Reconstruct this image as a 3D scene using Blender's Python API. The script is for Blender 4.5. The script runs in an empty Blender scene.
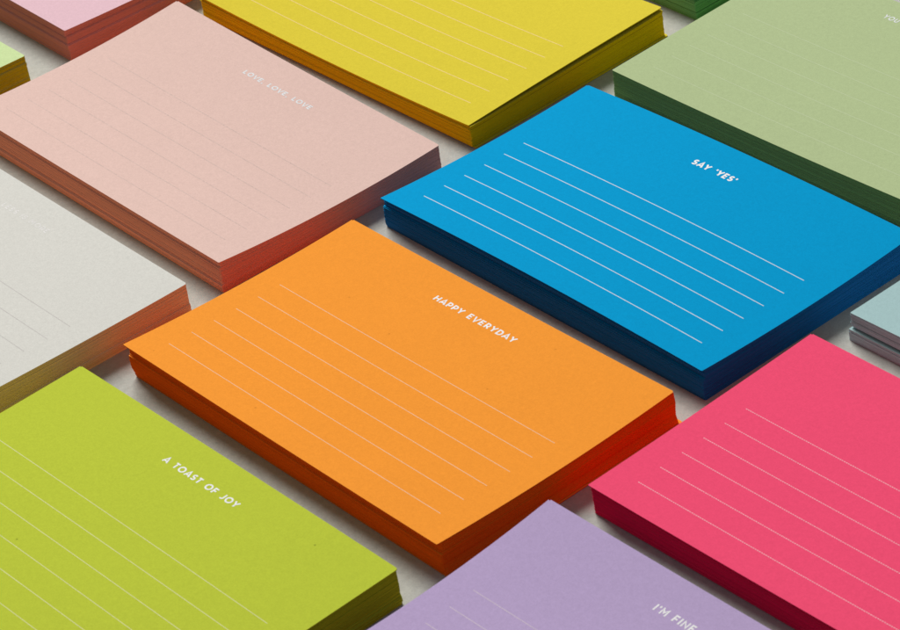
import bpy, bmesh, math, random
from mathutils import Vector, Matrix

# ---------------------------------------------------------------- camera
scene = bpy.context.scene
COL = scene.collection
F_PX, PITCH, ROLL, CAM_H = 3145.95, 0.605307, -0.140342, 0.569287
cam_data = bpy.data.cameras.new("camera")
cam = bpy.data.objects.new("camera", cam_data)
COL.objects.link(cam)
cam_data.sensor_fit = 'HORIZONTAL'
cam_data.sensor_width = 36.0
cam_data.lens = F_PX / 900.0 * 36.0
cam_data.clip_start = 0.02
cam_data.clip_end = 200.0
cam_data.dof.use_dof = True
cam_data.dof.focus_distance = 1.06
cam_data.dof.aperture_fstop = 64.0
r0 = Vector((1, 0, 0))
d0 = Vector((0, -math.sin(PITCH), -math.cos(PITCH)))
fw = Vector((0, math.cos(PITCH), -math.sin(PITCH)))
right = math.cos(ROLL) * r0 - math.sin(ROLL) * d0
down = math.sin(ROLL) * r0 + math.cos(ROLL) * d0
m = Matrix.Identity(4)
for i in range(3):
    m[i][0], m[i][1], m[i][2] = right[i], -down[i], -fw[i]
m[2][3] = CAM_H
cam.matrix_world = m
scene.camera = cam

# ---------------------------------------------------------------- light
world = bpy.data.worlds.new("World")
scene.world = world
world.use_nodes = True
bg = world.node_tree.nodes["Background"]
bg.inputs[0].default_value = (1.0, 0.99, 0.97, 1)
bg.inputs[1].default_value = 0.15


def softbox(name, loc, target, sx, sy, power, colour):
    d = bpy.data.lights.new(name, 'AREA')
    d.shape = 'RECTANGLE'
    d.size, d.size_y = sx, sy
    d.energy = power
    d.color = colour
    o = bpy.data.objects.new(name, d)
    COL.objects.link(o)
    o.location = loc
    o.rotation_euler = (Vector(target) - Vector(loc)).to_track_quat('-Z', 'Y').to_euler()
    return o


softbox("softbox_lamp", (-0.70, 3.45, 2.45), (0.02, 0.92, 0.0), 1.7, 1.3, 183.0, (1.0, 0.985, 0.955))

scene.view_settings.view_transform = 'Standard'
scene.view_settings.look = 'None'
scene.view_settings.exposure = 0.0
scene.view_settings.gamma = 1.0
scene.render.resolution_x = 1024
scene.render.resolution_y = 717
scene.render.engine = 'CYCLES'
scene.cycles.max_bounces = 10
scene.cycles.diffuse_bounces = 8


# ---------------------------------------------------------------- materials
def lin(c):
    def f(x):
        x /= 255.0
        return x / 12.92 if x <= 0.04045 else ((x + 0.055) / 1.055) ** 2.4
    return tuple(f(x) for x in c)


def new_mat(name):
    mt = bpy.data.materials.new(name)
    mt.use_nodes = True
    nt = mt.node_tree
    nt.nodes.clear()
    out = nt.nodes.new('ShaderNodeOutputMaterial')
    p = nt.nodes.new('ShaderNodeBsdfPrincipled')
    nt.links.new(p.outputs[0], out.inputs[0])
    return mt, nt, p


def nd(nt, kind, **kw):
    n = nt.nodes.new(kind)
    for k, v in kw.items():
        if k.startswith('i_'):
            key = k[2:]
            n.inputs[int(key) if key.isdigit() else key.replace('_', ' ')].default_value = v
        else:
            setattr(n, k, v)
    return n


def mul_chain(nt, base, facs):
    """base colour times a list of scalar sockets"""
    prev = base
    for s in facs:
        v = nd(nt, 'ShaderNodeVectorMath', operation='SCALE')
        if isinstance(prev, tuple):
            v.inputs[0].default_value = prev[:3]
        else:
            nt.links.new(prev, v.inputs[0])
        nt.links.new(s, v.inputs['Scale'])
        prev = v.outputs[0]
    return prev


def noise_range(nt, vec, scale, detail, lo, hi, a=0.3, b=0.7):
    n = nd(nt, 'ShaderNodeTexNoise', i_Scale=scale, i_Detail=detail, i_Roughness=0.6)
    nt.links.new(vec, n.inputs['Vector'])
    r = nd(nt, 'ShaderNodeMapRange')
    r.inputs[1].default_value, r.inputs[2].default_value = a, b
    r.inputs[3].default_value, r.inputs[4].default_value = lo, hi
    nt.links.new(n.outputs['Fac'], r.inputs[0])
    return r.outputs[0], n.outputs['Fac']


def paper(name, colour, seed, fleck=0.5):
    """uncoated dyed paper: felt mottling, fine tooth and a rare darker fleck"""
    mt, nt, p = new_mat(name)
    tc = nd(nt, 'ShaderNodeTexCoord')
    mp = nd(nt, 'ShaderNodeMapping')
    mp.inputs['Location'].default_value = (seed * 0.37, seed * 0.21, 0)
    nt.links.new(tc.outputs['Object'], mp.inputs[0])
    v = mp.outputs[0]
    big, _ = noise_range(nt, v, 28, 3, 0.99, 1.01)
    mid, fm = noise_range(nt, v, 650, 2, 0.973, 1.027)
    fine, ff = noise_range(nt, v, 2000, 1, 0.955, 1.045)
    # rare flecks of darker fibre
    vo = nd(nt, 'ShaderNodeTexVoronoi', voronoi_dimensions='2D', i_Scale=42.0)
    nt.links.new(v, vo.inputs['Vector'])
    sep = nd(nt, 'ShaderNodeSeparateColor')
    nt.links.new(vo.outputs['Color'], sep.inputs[0])
    pick = nd(nt, 'ShaderNodeMath', operation='GREATER_THAN', i_1=0.90)
    nt.links.new(sep.outputs[0], pick.inputs[0])
    near = nd(nt, 'ShaderNodeMapRange')
    near.inputs[1].default_value, near.inputs[2].default_value = 0.008, 0.020
    near.inputs[3].default_value, near.inputs[4].default_value = 1.0, 0.0
    nt.links.new(vo.outputs['Distance'], near.inputs[0])
    fl = nd(nt, 'ShaderNodeMath', operation='MULTIPLY')
    nt.links.new(pick.outputs[0], fl.inputs[0])
    nt.links.new(near.outputs[0], fl.inputs[1])
    inv = nd(nt, 'ShaderNodeMath', operation='MULTIPLY_ADD', i_1=-fleck, i_2=1.0)
    nt.links.new(fl.outputs[0], inv.inputs[0])
    c = mul_chain(nt, colour, [big, mid, fine, inv.outputs[0]])
    nt.links.new(c, p.inputs['Base Color'])
    p.inputs['Roughness'].default_value = 0.85
    p.inputs['Specular IOR Level'].default_value = 0.03
    add = nd(nt, 'ShaderNodeMath', operation='ADD')
    nt.links.new(fm, add.inputs[0])
    nt.links.new(ff, add.inputs[1])
    bp = nd(nt, 'ShaderNodeBump', i_Strength=0.25, i_Distance=0.00004)
    nt.links.new(add.outputs[0], bp.inputs['Height'])
    nt.links.new(bp.outputs[0], p.inputs['Normal'])
    return mt


def cut_edge(name, colour, seed):
    """guillotined sheet edges: a colour with light bounced between sheets put in, varied line by line"""
    mt, nt, p = new_mat(name)
    tc = nd(nt, 'ShaderNodeTexCoord')
    mp = nd(nt, 'ShaderNodeMapping')
    mp.inputs['Location'].default_value = (seed, seed * 1.7, seed * 0.3)
    mp.inputs['Scale'].default_value = (30, 30, 900)
    nt.links.new(tc.outputs['Object'], mp.inputs[0])
    a, _ = noise_range(nt, mp.outputs[0], 1.0, 2, 0.95, 1.05)
    # every sheet of the pile took the dye and the blade a little differently
    at = nd(nt, 'ShaderNodeAttribute', attribute_name='sheet_tone')
    rg = nd(nt, 'ShaderNodeMapRange')
    rg.inputs[3].default_value, rg.inputs[4].default_value = 0.86, 1.14
    nt.links.new(at.outputs['Fac'], rg.inputs[0])
    b = rg.outputs[0]
    g, gf = noise_range(nt, tc.outputs['Object'], 2200, 2, 0.93, 1.07)
    c = mul_chain(nt, colour, [a, b, g])
    nt.links.new(c, p.inputs['Base Color'])
    p.inputs['Roughness'].default_value = 0.95
    p.inputs['Specular IOR Level'].default_value = 0.05
    bp = nd(nt, 'ShaderNodeBump', i_Strength=0.25, i_Distance=0.00005)
    nt.links.new(gf, bp.inputs['Height'])
    nt.links.new(bp.outputs[0], p.inputs['Normal'])
    return mt


def ink(name, colour, rough=0.8, wear=0.06):
    mt, nt, p = new_mat(name)
    tc = nd(nt, 'ShaderNodeTexCoord')
    a, _ = noise_range(nt, tc.outputs['Object'], 1300, 3, 1 - wear * 1.6, 1 + wear)
    c = mul_chain(nt, colour, [a])
    nt.links.new(c, p.inputs['Base Color'])
    p.inputs['Roughness'].default_value = rough
    p.inputs['Specular IOR Level'].default_value = 0.05
    return mt


# ---------------------------------------------------------------- the surface
def table():
    mt, nt, p = new_mat("grey_board")
    tc = nd(nt, 'ShaderNodeTexCoord')
    a, _ = noise_range(nt, tc.outputs['Object'], 9, 3, 0.97, 1.03)
    b, fb = noise_range(nt, tc.outputs['Object'], 420, 3, 0.91, 1.09)
    c, fc = noise_range(nt, tc.outputs['Object'], 1700, 2, 0.92, 1.08)
    col = mul_chain(nt, (0.43, 0.435, 0.40), [a, b, c])
    nt.links.new(col, p.inputs['Base Color'])
    p.inputs['Roughness'].default_value = 0.8
    p.inputs['Specular IOR Level'].default_value = 0.2
    bp = nd(nt, 'ShaderNodeBump', i_Strength=0.4, i_Distance=0.00008)
    nt.links.new(fc, bp.inputs['Height'])
    nt.links.new(bp.outputs[0], p.inputs['Normal'])
    bm = bmesh.new()
    s = 3.0
    vs = [bm.verts.new(q) for q in ((-s, -2, 0), (s, -2, 0), (s, 4, 0), (-s, 4, 0))]
    bm.faces.new(vs)
    me = bpy.data.meshes.new("table_surface")
    bm.to_mesh(me)
    bm.free()
    me.materials.append(mt)
    o = bpy.data.objects.new("table_surface", me)
    COL.objects.link(o)
    o['kind'] = 'structure'
    o['label'] = 'flat warm grey matt board under all the pads'


table()

# ---------------------------------------------------------------- notepads
W, D = 0.15, 0.0943448      # sheet size: along the ruled lines, across them
T_SHEET = 0.00030
MM = 0.001


class Form:
    """height of the paper above the table at sheet coordinates a, b in 0..1"""

    def __init__(s, hT, hR, hL, hB, sv, su):
        s.c = (hT, hR, hL, hB)
        s.sv, s.su = sv, su

    def h(s, a, b):
        hT, hR, hL, hB = s.c
        a2, b2 = min(max(a, 0), 1), min(max(b, 0), 1)
        return ((1 - b) * ((1 - a) * hT + a * hR) + b * ((1 - a) * hL + a * hB)
                - s.sv * 4 * b2 * (1 - b2) - s.su * 4 * a2 * (1 - a2))


def link_mesh(name, verts, faces, mats, parent, face_mat=None, smooth=False):
    me = bpy.data.meshes.new(name)
    me.from_pydata([tuple(v) for v in verts], [], faces)
    for mt in mats:
        me.materials.append(mt)
    if face_mat:
        for pl, i in zip(me.polygons, face_mat):
            pl.material_index = i
    me.update()
    o = bpy.data.objects.new(name, me)
    COL.objects.link(o)
    o.parent = parent
    return o


def lines_1d(n):
    t = [0.0, 0.004] + [i / n for i in range(1, n)] + [0.996, 1.0]
    return t


CLIP = {(0, 0): 0.62, (1, 0): 0.30, (0, 1): 0.06, (1, 1): 0.10}   # worn corners, mm


def sheet_xy(a, b):
    """sheet coordinates to local metres, corners slightly knocked off"""
    u, v = a * W, b * D
    if a in (0.0, 1.0) and b in (0.0, 1.0):
        k = CLIP[(int(a), int(b))] * MM
        u += k * (1 - 2 * a)
        v += k * (1 - 2 * b)
    return u, v


def cover_sheet(form, zoff, mats, parent, lift=None, off=(0, 0, 0), name='cover_sheet'):
    A, B = lines_1d(40), lines_1d(28)
    na, nb = len(A), len(B)
    co, si = math.cos(off[2]), math.sin(off[2])
    verts, faces, fm = [], [], []
    for layer in (0, 1):
        for b in B:
            for a in A:
                u, v = sheet_xy(a, b)
                z = form.h(a, b) + zoff + (lift(a, b) if lift else 0) - layer * T_SHEET
                x, y = u - W / 2, -(v - D / 2)
                x, y = x * co - y * si + off[0], x * si + y * co - off[1]
                verts.append((x + W / 2, y - D / 2, z))
    L = na * nb
    for j in range(nb - 1):
        for i in range(na - 1):
            q = (j * na + i, (j + 1) * na + i, (j + 1) * na + i + 1, j * na + i + 1)
            faces.append(q)
            fm.append(0)
            faces.append(tuple(L + k for k in reversed(q)))
            fm.append(0)
    ring = ([i for i in range(na)] + [j * na + na - 1 for j in range(1, nb)]
            + [(nb - 1) * na + i for i in range(na - 2, -1, -1)]
            + [j * na for j in range(nb - 2, 0, -1)])
    for k in range(len(ring)):
        p, q = ring[k], ring[(k + 1) % len(ring)]
        faces.append((p, q, L + q, L + p))
        fm.append(1)
    o = link_mesh(name, verts, faces, mats, parent, fm)
    o.data.attributes.new('sheet_tone', 'FLOAT', 'POINT').data.foreach_set('value', [0.5] * len(verts))
    return o


def page_block(form, mats, parent, z0, profile, rng, drop=None, jit=0.10, n_bottom=0):
    """the pile of sheets under the cover, every sheet with its own small slip"""
    mean_h = sum(form.c) / 4 - z0
    n = int((mean_h - T_SHEET) / 0.00031)
    A, B = lines_1d(30), lines_1d(20)
    loop = ([(a, 0.0) for a in A] + [(1.0, b) for b in B[1:]]
            + [(a, 1.0) for a in reversed(A[:-1])] + [(0.0, b) for b in reversed(B[1:-1])])
    m_ = len(loop)
    verts, faces, fm = [], [], []
    drift = [0.0, 0.0]
    tones = []
    for k in range(n_bottom, n):
        t = (k + 0.5) / n
        # profile: (t, du mm, dv mm, rotation mrad)
        for p, q in zip(profile, profile[1:]):
            if p[0] <= t <= q[0]:
                w = (t - p[0]) / max(q[0] - p[0], 1e-6)
                du, dv, ro = (p[i] + (q[i] - p[i]) * w for i in (1, 2, 3))
                break
        if rng.random() < 0.10:
            drift = [rng.gauss(0, jit * 1.2), rng.gauss(0, jit * 1.2)]
        du += drift[0] + rng.gauss(0, jit * 0.55)
        dv += drift[1] + rng.gauss(0, jit * 0.55)
        ro += rng.gauss(0, 0.35)
        co, si = math.cos(ro * MM), math.sin(ro * MM)
        base = len(verts)
        tone = min(max(rng.gauss(0.5, 0.17), 0), 1)
        tones += [tone] * (4 * m_)
        lo, hi = k / n, (k + 0.97) / n
        for inset, lev in ((0, hi), (0, lo), (0.006, hi), (0.006, lo)):
            for a, b in loop:
                u, v = sheet_xy(a, b)
                u = min(max(u, inset), W - inset)
                v = min(max(v, inset), D - inset)
                ai, bi = u / W, v / D
                hh = form.h(ai, bi) - T_SHEET - 0.00003
                if drop:
                    hh -= drop(ai, bi)
                if inset and lev == hi:
                    hh -= 0.00001
                # lower sheets lie flatter than the top ones
                flat = mean_h + z0 - T_SHEET - 0.00003
                shape = hh - flat
                z = z0 + lev * (flat - z0) + shape * lev ** 1.3
                x, y = u - W / 2, -(v - D / 2)
                x, y = x * co - y * si + du * MM, x * si + y * co - dv * MM * (0.12 + 0.88 * v / D)
                verts.append((x + W / 2, y - D / 2, max(z, z0)))
        for i in range(m_):
            j = (i + 1) % m_
            ot, ob, it, ib = base, base + m_, base + 2 * m_, base + 3 * m_
            faces.append((ot + i, ot + j, ob + j, ob + i))
            fm.append(1)
            faces.append((ot + j, ot + i, it + i, it + j))
            fm.append(0)
            faces.append((ob + i, ob + j, ib + j, ib + i))
            fm.append(0)
    o = link_mesh('page_block', verts, faces, mats, parent, fm)
    o.data.attributes.new('sheet_tone', 'FLOAT', 'POINT').data.foreach_set('value', tones)
    return o


LX, LE, L0, DL = 0.01000, 0.13965, 0.03920, 0.008935


def ruled_lines(form, zoff, mat, parent, width, lift=None, dotted=None):
    verts, faces = [], []
    for i in range(6):
        v = L0 + DL * i
        if dotted:
            on, off_ = dotted
            segs, u = [], LX
            while u < LE:
                segs.append((u, min(u + on, LE)))
                u += on + off_
        else:
            n = 60
            segs = [(LX + (LE - LX) * k / n, LX + (LE - LX) * (k + 1) / n) for k in range(n)]
        for u0, u1 in segs:
            b0 = len(verts)
            for u, w in ((u0, -1), (u0, 1), (u1, 1), (u1, -1)):
                vv = v + w * width / 2
                a, b = u / W, vv / D
                verts.append((u, -vv, form.h(a, b) + zoff + (lift(a, b) if lift else 0) + 0.000015))
            faces.append((b0, b0 + 1, b0 + 2, b0 + 3))
    return link_mesh('ruled_lines', verts, faces, [mat], parent)


# stroke letters, cap height 1: (advance, strokes); a stroke is a polyline
def arc(cx, cy, rx, ry, a0, a1, n=14):
    return [(cx + rx * math.cos(math.radians(a0 + (a1 - a0) * k / n)),
             cy + ry * math.sin(math.radians(a0 + (a1 - a0) * k / n))) for k in range(n + 1)]


GLYPH = {
    'A': (0.80, [[(0.02, 0), (0.40, 1), (0.78, 0)], [(0.16, 0.28), (0.64, 0.28)]]),
    'D': (0.76, [[(0.08, 0.06), (0.08, 0.94), (0.34, 0.94)] + arc(0.34, 0.5, 0.36, 0.44, 90, -90) + [(0.08, 0.06)]]),
    'E': (0.62, [[(0.58, 0.93), (0.08, 0.93), (0.08, 0.07), (0.58, 0.07)], [(0.08, 0.5), (0.52, 0.5)]]),
    'F': (0.60, [[(0.58, 0.93), (0.08, 0.93), (0.08, 0)], [(0.08, 0.48), (0.52, 0.48)]]),
    'H': (0.76, [[(0.08, 0), (0.08, 1)], [(0.68, 0), (0.68, 1)], [(0.08, 0.5), (0.68, 0.5)]]),
    'I': (0.18, [[(0.09, 0), (0.09, 1)]]),
    'J': (0.50, [[(0.42, 1), (0.42, 0.28)] + arc(0.22, 0.27, 0.20, 0.21, 0, -140, 8)]),
    'L': (0.56, [[(0.08, 1), (0.08, 0.07), (0.54, 0.07)]]),
    'M': (0.90, [[(0.08, 0), (0.08, 0.95), (0.45, 0.35), (0.82, 0.95), (0.82, 0)]]),
    'N': (0.80, [[(0.08, 0), (0.08, 0.92), (0.72, 0.08), (0.72, 1)]]),
    'O': (0.98, [arc(0.49, 0.5, 0.42, 0.45, 90, 450, 26)]),
    'P': (0.64, [[(0.08, 0), (0.08, 0.93), (0.34, 0.93)] + arc(0.34, 0.66, 0.24, 0.27, 90, -90, 10) + [(0.08, 0.39)]]),
    'R': (0.68, [[(0.08, 0), (0.08, 0.93), (0.34, 0.93)] + arc(0.34, 0.67, 0.24, 0.26, 90, -90, 10) + [(0.08, 0.41)],
                 [(0.34, 0.41), (0.62, 0)]]),
    'S': (0.62, [arc(0.31, 0.71, 0.22, 0.22, 35, 250, 12)[:-1] + [(0.31, 0.5)] + arc(0.31, 0.29, 0.24, 0.22, 70, -150, 12)]),
    'T': (0.66, [[(0.02, 0.93), (0.64, 0.93)], [(0.33, 0.93), (0.33, 0)]]),
    'U': (0.74, [[(0.08, 1), (0.08, 0.36)] + arc(0.37, 0.36, 0.29, 0.29, 180, 360, 12) + [(0.66, 1)]]),
    'V': (0.78, [[(0.02, 1), (0.39, 0), (0.76, 1)]]),
    'Y': (0.74, [[(0.02, 1), (0.37, 0.46), (0.72, 1)], [(0.37, 0.46), (0.37, 0)]]),
    ',': (0.20, [[(0.12, 0.14), (0.06, -0.14)]]),
    "'": (0.20, [[(0.13, 1.0), (0.08, 0.70)]]),
    '`': (0.20, [[(0.08, 0.72), (0.13, 1.0)]]),
    ' ': (0.40, []),
}


def heading(text, form, zoff, mat, parent, u0, u1, v_base, cap, weight, lift=None):
    track = 0.27
    total = sum(GLYPH[c][0] for c in text) + track * (len(text) - 1)
    sx = (u1 - u0) / total
    verts, faces = [], []
    pen, layer = 0.0, 0

    def put(x, y, dz):
        u, v = u0 + x * sx, v_base - y * cap
        a, b = u / W, v / D
        verts.append((u, -v, form.h(a, b) + zoff + (lift(a, b) if lift else 0) + 0.00002 + dz))

    for c in text:
        adv, strokes = GLYPH[c]
        for si, st in enumerate(strokes):
            pts = [Vector((x + pen, y)) for x, y in st]
            closed = (pts[0] - pts[-1]).length < 1e-4
            n = len(pts)
            dz = si * 0.000004
            base = len(verts)
            for i, p in enumerate(pts):
                if closed:
                    pr, nx = pts[(i - 1) if i > 0 else n - 2], pts[(i + 1) if i < n - 1 else 1]
                else:
                    pr, nx = pts[max(i - 1, 0)], pts[min(i + 1, n - 1)]
                d1 = (p - pr).normalized() if (p - pr).length > 1e-6 else (nx - p).normalized()
                d2 = (nx - p).normalized() if (nx - p).length > 1e-6 else d1
                n1, n2 = Vector((-d1.y, d1.x)), Vector((-d2.y, d2.x))
                mt_ = (n1 + n2)
                mt_ = mt_.normalized() if mt_.length > 1e-4 else n1
                k = min(1.0 / max(mt_.dot(n1), 0.35), 1.9)
                off = mt_ * (weight / 2 * k)
                put(p.x + off.x, p.y + off.y, dz)
                put(p.x - off.x, p.y - off.y, dz)
            for i in range(n - 1):
                q = base + 2 * i
                faces.append((q, q + 1, q + 3, q + 2))
        pen += adv + track
    return link_mesh('heading', verts, faces, [mat], parent)


INKS = {
    'white': ink('white_ink', (0.86, 0.86, 0.87)),
    'line_orange': ink('pale_peach_ink', lin((240, 192, 155))),
    'line_blue': ink('pale_blue_white_ink', lin((196, 214, 228))),
    'line_pink': ink('silver_rose_ink', lin((209, 183, 175)), wear=0.12),
    'line_white': ink('silver_ink', lin((196, 193, 189)), wear=0.08),
    'line_lime': ink('pale_cream_ink', lin((214, 217, 150))),
    'line_lavender': ink('pale_lilac_ink', lin((205, 190, 208))),
    'line_magenta': ink('pale_rose_ink', lin((250, 175, 188))),
    'line_sage': ink('pale_sage_ink', lin((186, 200, 160)), wear=0.04),
    'line_yellow': ink('pale_straw_ink', lin((232, 205, 130))),
    'silver': ink('pale_silver_ink', (0.72, 0.74, 0.76), rough=0.8),
    'pearl': ink('pearl_ink', lin((226, 224, 222)), rough=0.8, wear=0.12),
}

GROUP = 'pads of coloured note paper laid out in slanting rows'
FLAT = [(0, 0, 0, 0), (1, 0, 0, 0)]
SEED = 0


def notepad(label, fit, top, edge, line_ink=None, line_w=0.00032, head=None, profile=FLAT,
            z0=0.0, drop=None, jit=0.10, dotted=None, fleck=0.12, name='notepad', n_bottom=0):
    global SEED
    SEED += 1
    x, y, th, hT, hR, hL, hB, sv, su = fit
    rng = random.Random(100 + SEED)
    root = bpy.data.objects.new(name, None)
    root.empty_display_size = 0.02
    COL.objects.link(root)
    root.location = (x, y, z0)
    root.rotation_euler = (0, 0, th)
    root['label'] = label
    root['category'] = 'notepad'
    root['group'] = GROUP
    form = Form(hT - z0, hR - z0, hL - z0, hB - z0, sv, su)
    pm = paper('dyed_paper_%d' % SEED, top, SEED, fleck)
    em = cut_edge('cut_edge_%d' % SEED, edge, SEED)
    page_block(form, [pm, em], root, 0.0, profile, rng, drop, jit, n_bottom)
    cv = cover_sheet(form, 0.0, [pm, em], root)
    if line_ink:
        ruled_lines(form, 0.0, INKS[line_ink], cv, line_w, dotted=dotted)
    if head:
        text, mat, u0, u1, vb, cap, wt = head
        heading(text, form, 0.0, INKS[mat], cv, u0 * MM, u1 * MM, vb * MM, cap * MM, wt)
    return root, form, pm, em


FIT = {'orange': [-0.027264, 0.870075, -0.927632, 0.010568, 0.011635, 0.012712, 0.012092, 0.001393, 0.000289],
       'blue': [0.05821, 0.935623, -0.930013, 0.00967, 0.010716, 0.01145, 0.011075, 0.001484, -0.001382],
       'pink': [-0.083645, 1.030291, -0.942636, 0.013566, 0.010315, 0.011863, 0.011877, 0.00186, 0.000275],
       'white': [-0.171468, 0.966399, -0.935999, 0.0115, 0.010781, 0.011569, 0.011906, 0.000621, 0.000194],
       'lime': [-0.115642, 0.803218, -0.916043, 0.014035, 0.012877, 0.013671, 0.012716, 0.000102, -0.000337],
       'lavender': [0.020736, 0.705228, -0.91604, 0.0134, 0.012645, 0.012128, 0.012641, 0.002466, 0.000275],
       'magenta': [0.107351, 0.769455, -0.91872, 0.011598, 0.01135, 0.010971, 0.010752, 0.000334, 0.000531],
       'sage': [0.142687, 0.998495, -0.921536, 0.011448, 0.011391, 0.010678, 0.011429, -0.000173, 0.000925],
       'yellow': [-0.00128, 1.097095, -0.915341, 0.01139, 0.011741, 0.0092, 0.0092, -0.0003, 0.00155],
       'blush': [-0.136859, 1.197678, -0.945908, 0.012625, 0.012464, 0.012703, 0.012778, 0.000881, -0.000236],
       'mint': [-0.229357, 1.129913, -0.934323, 0.011744, 0.011192, 0.011718, 0.01178, -0.000451, -9.4e-05],
       'ice': [0.196772, 0.836084, -0.933658, 0.010408, 0.010609, 0.009677, 0.010686, 0.000351, -0.000266],
       'fern': [0.088583, 1.162235, -0.927632, 0.0125, 0.0125, 0.0125, 0.0125, 0.0, 0.0]}

# sheet colour on the faces, and a cut edge colour with bounced light and shade put in
C = {
    'orange': ((242, 152, 54), (236, 88, 8)),
    'blue': ((0, 150, 205), (32, 106, 170)),
    'pink': ((218, 187, 178), (236, 158, 132)),
    'white': ((210, 209, 203), (236, 202, 150)),  # warm edge tint paints in the bounce from neighbouring pads
    'lime': ((185, 198, 62), (178, 176, 30)),
    'lavender': ((181, 161, 201), (140, 115, 165)),
    'magenta': ((240, 79, 117), (228, 24, 72)),
    'sage': ((172, 188, 142), (128, 172, 100)),
    'yellow': ((212, 195, 60), (246, 188, 8)),
    'blush': ((216, 181, 191), (215, 135, 118)),
    'mint': ((194, 213, 157), (175, 165, 20)),
    'ice': ((162, 192, 194), (180, 204, 212)),
    'fern': ((80, 120, 85), (120, 175, 115)),
}
GAIN = 1.0
PAPER = {k: tuple(min(c * GAIN, 0.93) for c in lin(v[0])) for k, v in C.items()}
EDGE = {k: lin(v[1]) for k, v in C.items()}


def pad(key, label, **kw):
    return notepad(label, FIT[key], PAPER[key], EDGE[key], **kw)


root, form, pm, em = pad(
    'orange', 'bright orange ruled pad headed HAPPY EVERYDAY, its sheets slipping out at the bottom edge',
    line_ink='line_orange', line_w=0.00025, head=('HAPPY EVERYDAY', 'white', 55.2, 92.6, 13.15, 2.35, 0.225),
    profile=[(0, 1.3, -1.4, -3), (0.12, 0.9, -1.3, -3), (0.3, 0.3, -0.9, -2), (0.53, 0.3, -0.8, 0), (0.66, 0.6, -0.8, 0), (0.70, 0.5, -1.5, 0), (0.9, 0.1, -1.6, 0), (1.0, -0.05, -1.6, 0)],
    jit=0.08, n_bottom=2, fleck=0.22)
# one sheet of the orange pad lies askew at the very bottom
flatform = Form(0.00045, 0.00045, 0.00045, 0.00045, 0, 0)
cover_sheet(flatform, 0.0, [pm, em], root, off=(0.0016, -0.0012, -0.003), name='loose_sheet')

pad('blue', 'sky blue ruled pad with fine white lines headed SAY YES in quotes',
    line_ink='line_blue', line_w=0.00034, head=("SAY `YES'", 'white', 65.3, 84.6, 14.45, 2.6, 0.26),
    profile=[(0, 0.6, -0.4, -3), (0.15, 0.3, -0.1, -3), (0.70, 0.2, -0.3, -2), (0.74, 0.2, -1.2, -1), (1.0, 0.0, -1.1, -1)], jit=0.10)

pad('pink', 'pale salmon pink ruled pad headed LOVE, LOVE, LOVE beside the white pad',
    line_ink='line_pink', line_w=0.00030, head=('LOVE, LOVE, LOVE', 'silver', 58.0, 96.1, 14.15, 2.0, 0.23),
    profile=[(0, 0.0, 0.2, 0), (0.25, 0, 0.3, 0), (0.3, 0, -0.1, 0), (0.8, 0, 0, 0), (0.85, 0, -0.3, 0), (1, 0, -0.2, 0)], jit=0.09)

pad('white', 'off white pad with faint grey ruling and a nearly invisible heading',
    line_ink='line_white', line_w=0.00030, head=('LESS IS MORE', 'pearl', 61.5, 88.2, 12.9, 2.1, 0.18),
    profile=[(0, 0.3, 0, 0), (0.25, 0.3, 0, 0), (0.3, -0.2, 0, 0), (1, 0, 0, 0)], jit=0.08)

pad('lime', 'lime green ruled pad headed A TOAST OF JOY in white capitals',
    line_ink='line_lime', line_w=0.00028, head=('A TOAST OF JOY', 'white', 58.5, 93.0, 13.2, 2.35, 0.225),
    profile=[(0, -0.1, 0, 0), (0.2, 0.3, 0, 0), (0.25, -0.3, 0, 0), (0.82, -0.4, 0, 0), (0.86, -0.6, 0, 0), (1, -0.5, 0, 0)], jit=0.13, fleck=0.4)

pad('lavender', "lavender purple ruled pad whose white heading begins I'M FIN",
    line_ink='line_lavender', line_w=0.00026, head=("I'M FINE", 'white', 54.8, 69.6, 13.75, 2.5, 0.22),
    jit=0.10)

pad('magenta', 'hot pink ruled pad lying in front of the blue pad',
    line_ink='line_magenta', line_w=0.00030, dotted=(0.00062, 0.00020),
    profile=[(0, 0.3, -1.2, 0), (0.15, 0.5, -1.0, 0), (0.85, 0.2, -0.8, 0), (1, 0.0, -0.7, 0)], jit=0.10)

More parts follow.
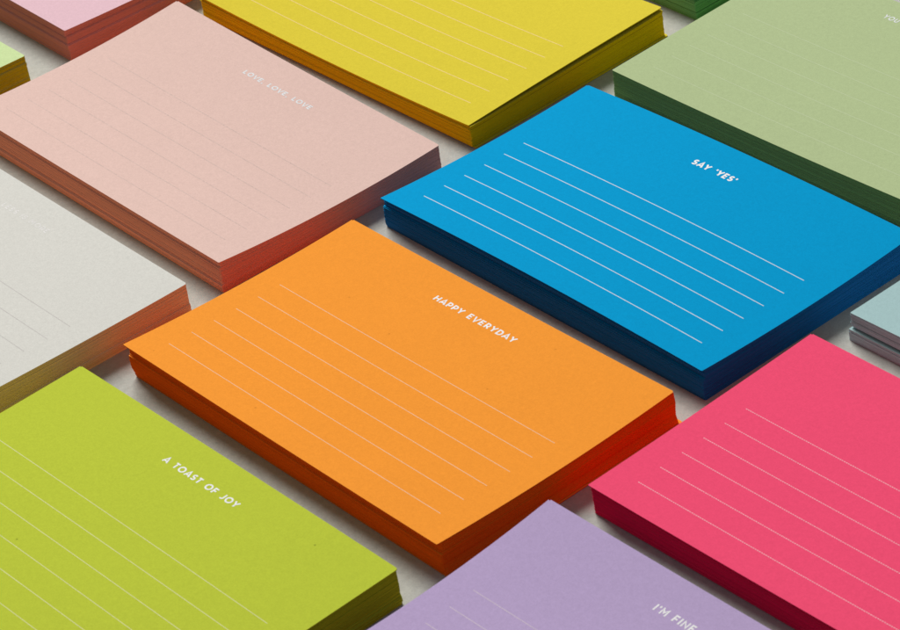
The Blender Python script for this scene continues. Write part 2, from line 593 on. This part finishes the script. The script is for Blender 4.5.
pad('sage', 'soft sage green pad with barely visible ruling, heading starting YOU',
    line_ink='line_sage', line_w=0.00028, head=('YOU', 'silver', 50.6, 57.0, 11.2, 2.4, 0.2), jit=0.08)


def gap(a, b):
    """the yellow cover stands off its block along the right hand edge"""
    return 0.0014 * a ** 4 * (1 - b) ** 0.45 * (1 - 0.45 * (1 - b) ** 6)


root, form, pm, em = pad('yellow', 'mustard yellow ruled pad with its top sheet lifting along one edge',
    line_ink='line_yellow', line_w=0.00036, drop=gap,
    profile=[(0, 1.0, -0.2, 0), (0.06, 0.6, -0.1, 0), (0.3, 0.5, 0.1, 0), (0.34, 0.3, -0.2, 0), (0.86, 0.3, -0.1, 0), (0.9, 0.4, -0.5, 0), (1, 0.8, -0.2, 0)], jit=0.09, n_bottom=2)
cover_sheet(flatform, 0.0, [pm, em], root, off=(0.0015, -0.0005, 0.002), name='loose_sheet')

pad('blush', 'cool rose pink pad with edges tinted brick red for bounced light and shade behind the salmon pink pad',
    profile=[(0, 0, 0, 0), (0.5, 0.1, 0, 0), (0.54, -0.5, -0.3, 0), (0.74, -0.3, -0.2, 0), (0.78, -0.7, -0.3, 0), (1, -0.3, 0, 0)], jit=0.09)

pad('mint', 'pale mint green pad with edges tinted dark olive for shade and bounced light at the left margin',
    profile=[(0, 0.6, 0, 0), (0.6, 0.2, 0, 0), (0.75, 0.4, 0, 0), (0.8, -0.2, 0, 0), (1, 0, 0, 0)], jit=0.12)

fx = FIT['ice']
notepad('thin icy blue pad underneath another of the same colour', [fx[0] - 0.0006, fx[1] - 0.0009, fx[2] - 0.003, .0042, .0042, .0042, .0042, 0, 0],
        PAPER['ice'], EDGE['ice'], jit=0.05)
notepad('icy blue pad resting on a thinner pad of its own colour', fx, PAPER['ice'], EDGE['ice'], z0=0.00478, jit=0.05)

pad('fern', 'dark fern green pad at the top margin behind the sage green pad',
    profile=[(0, 0, 0, 0), (0.6, 0, 0, 0), (0.66, -0.5, -0.3, 0), (1, -0.3, 0, 0)], jit=0.09)
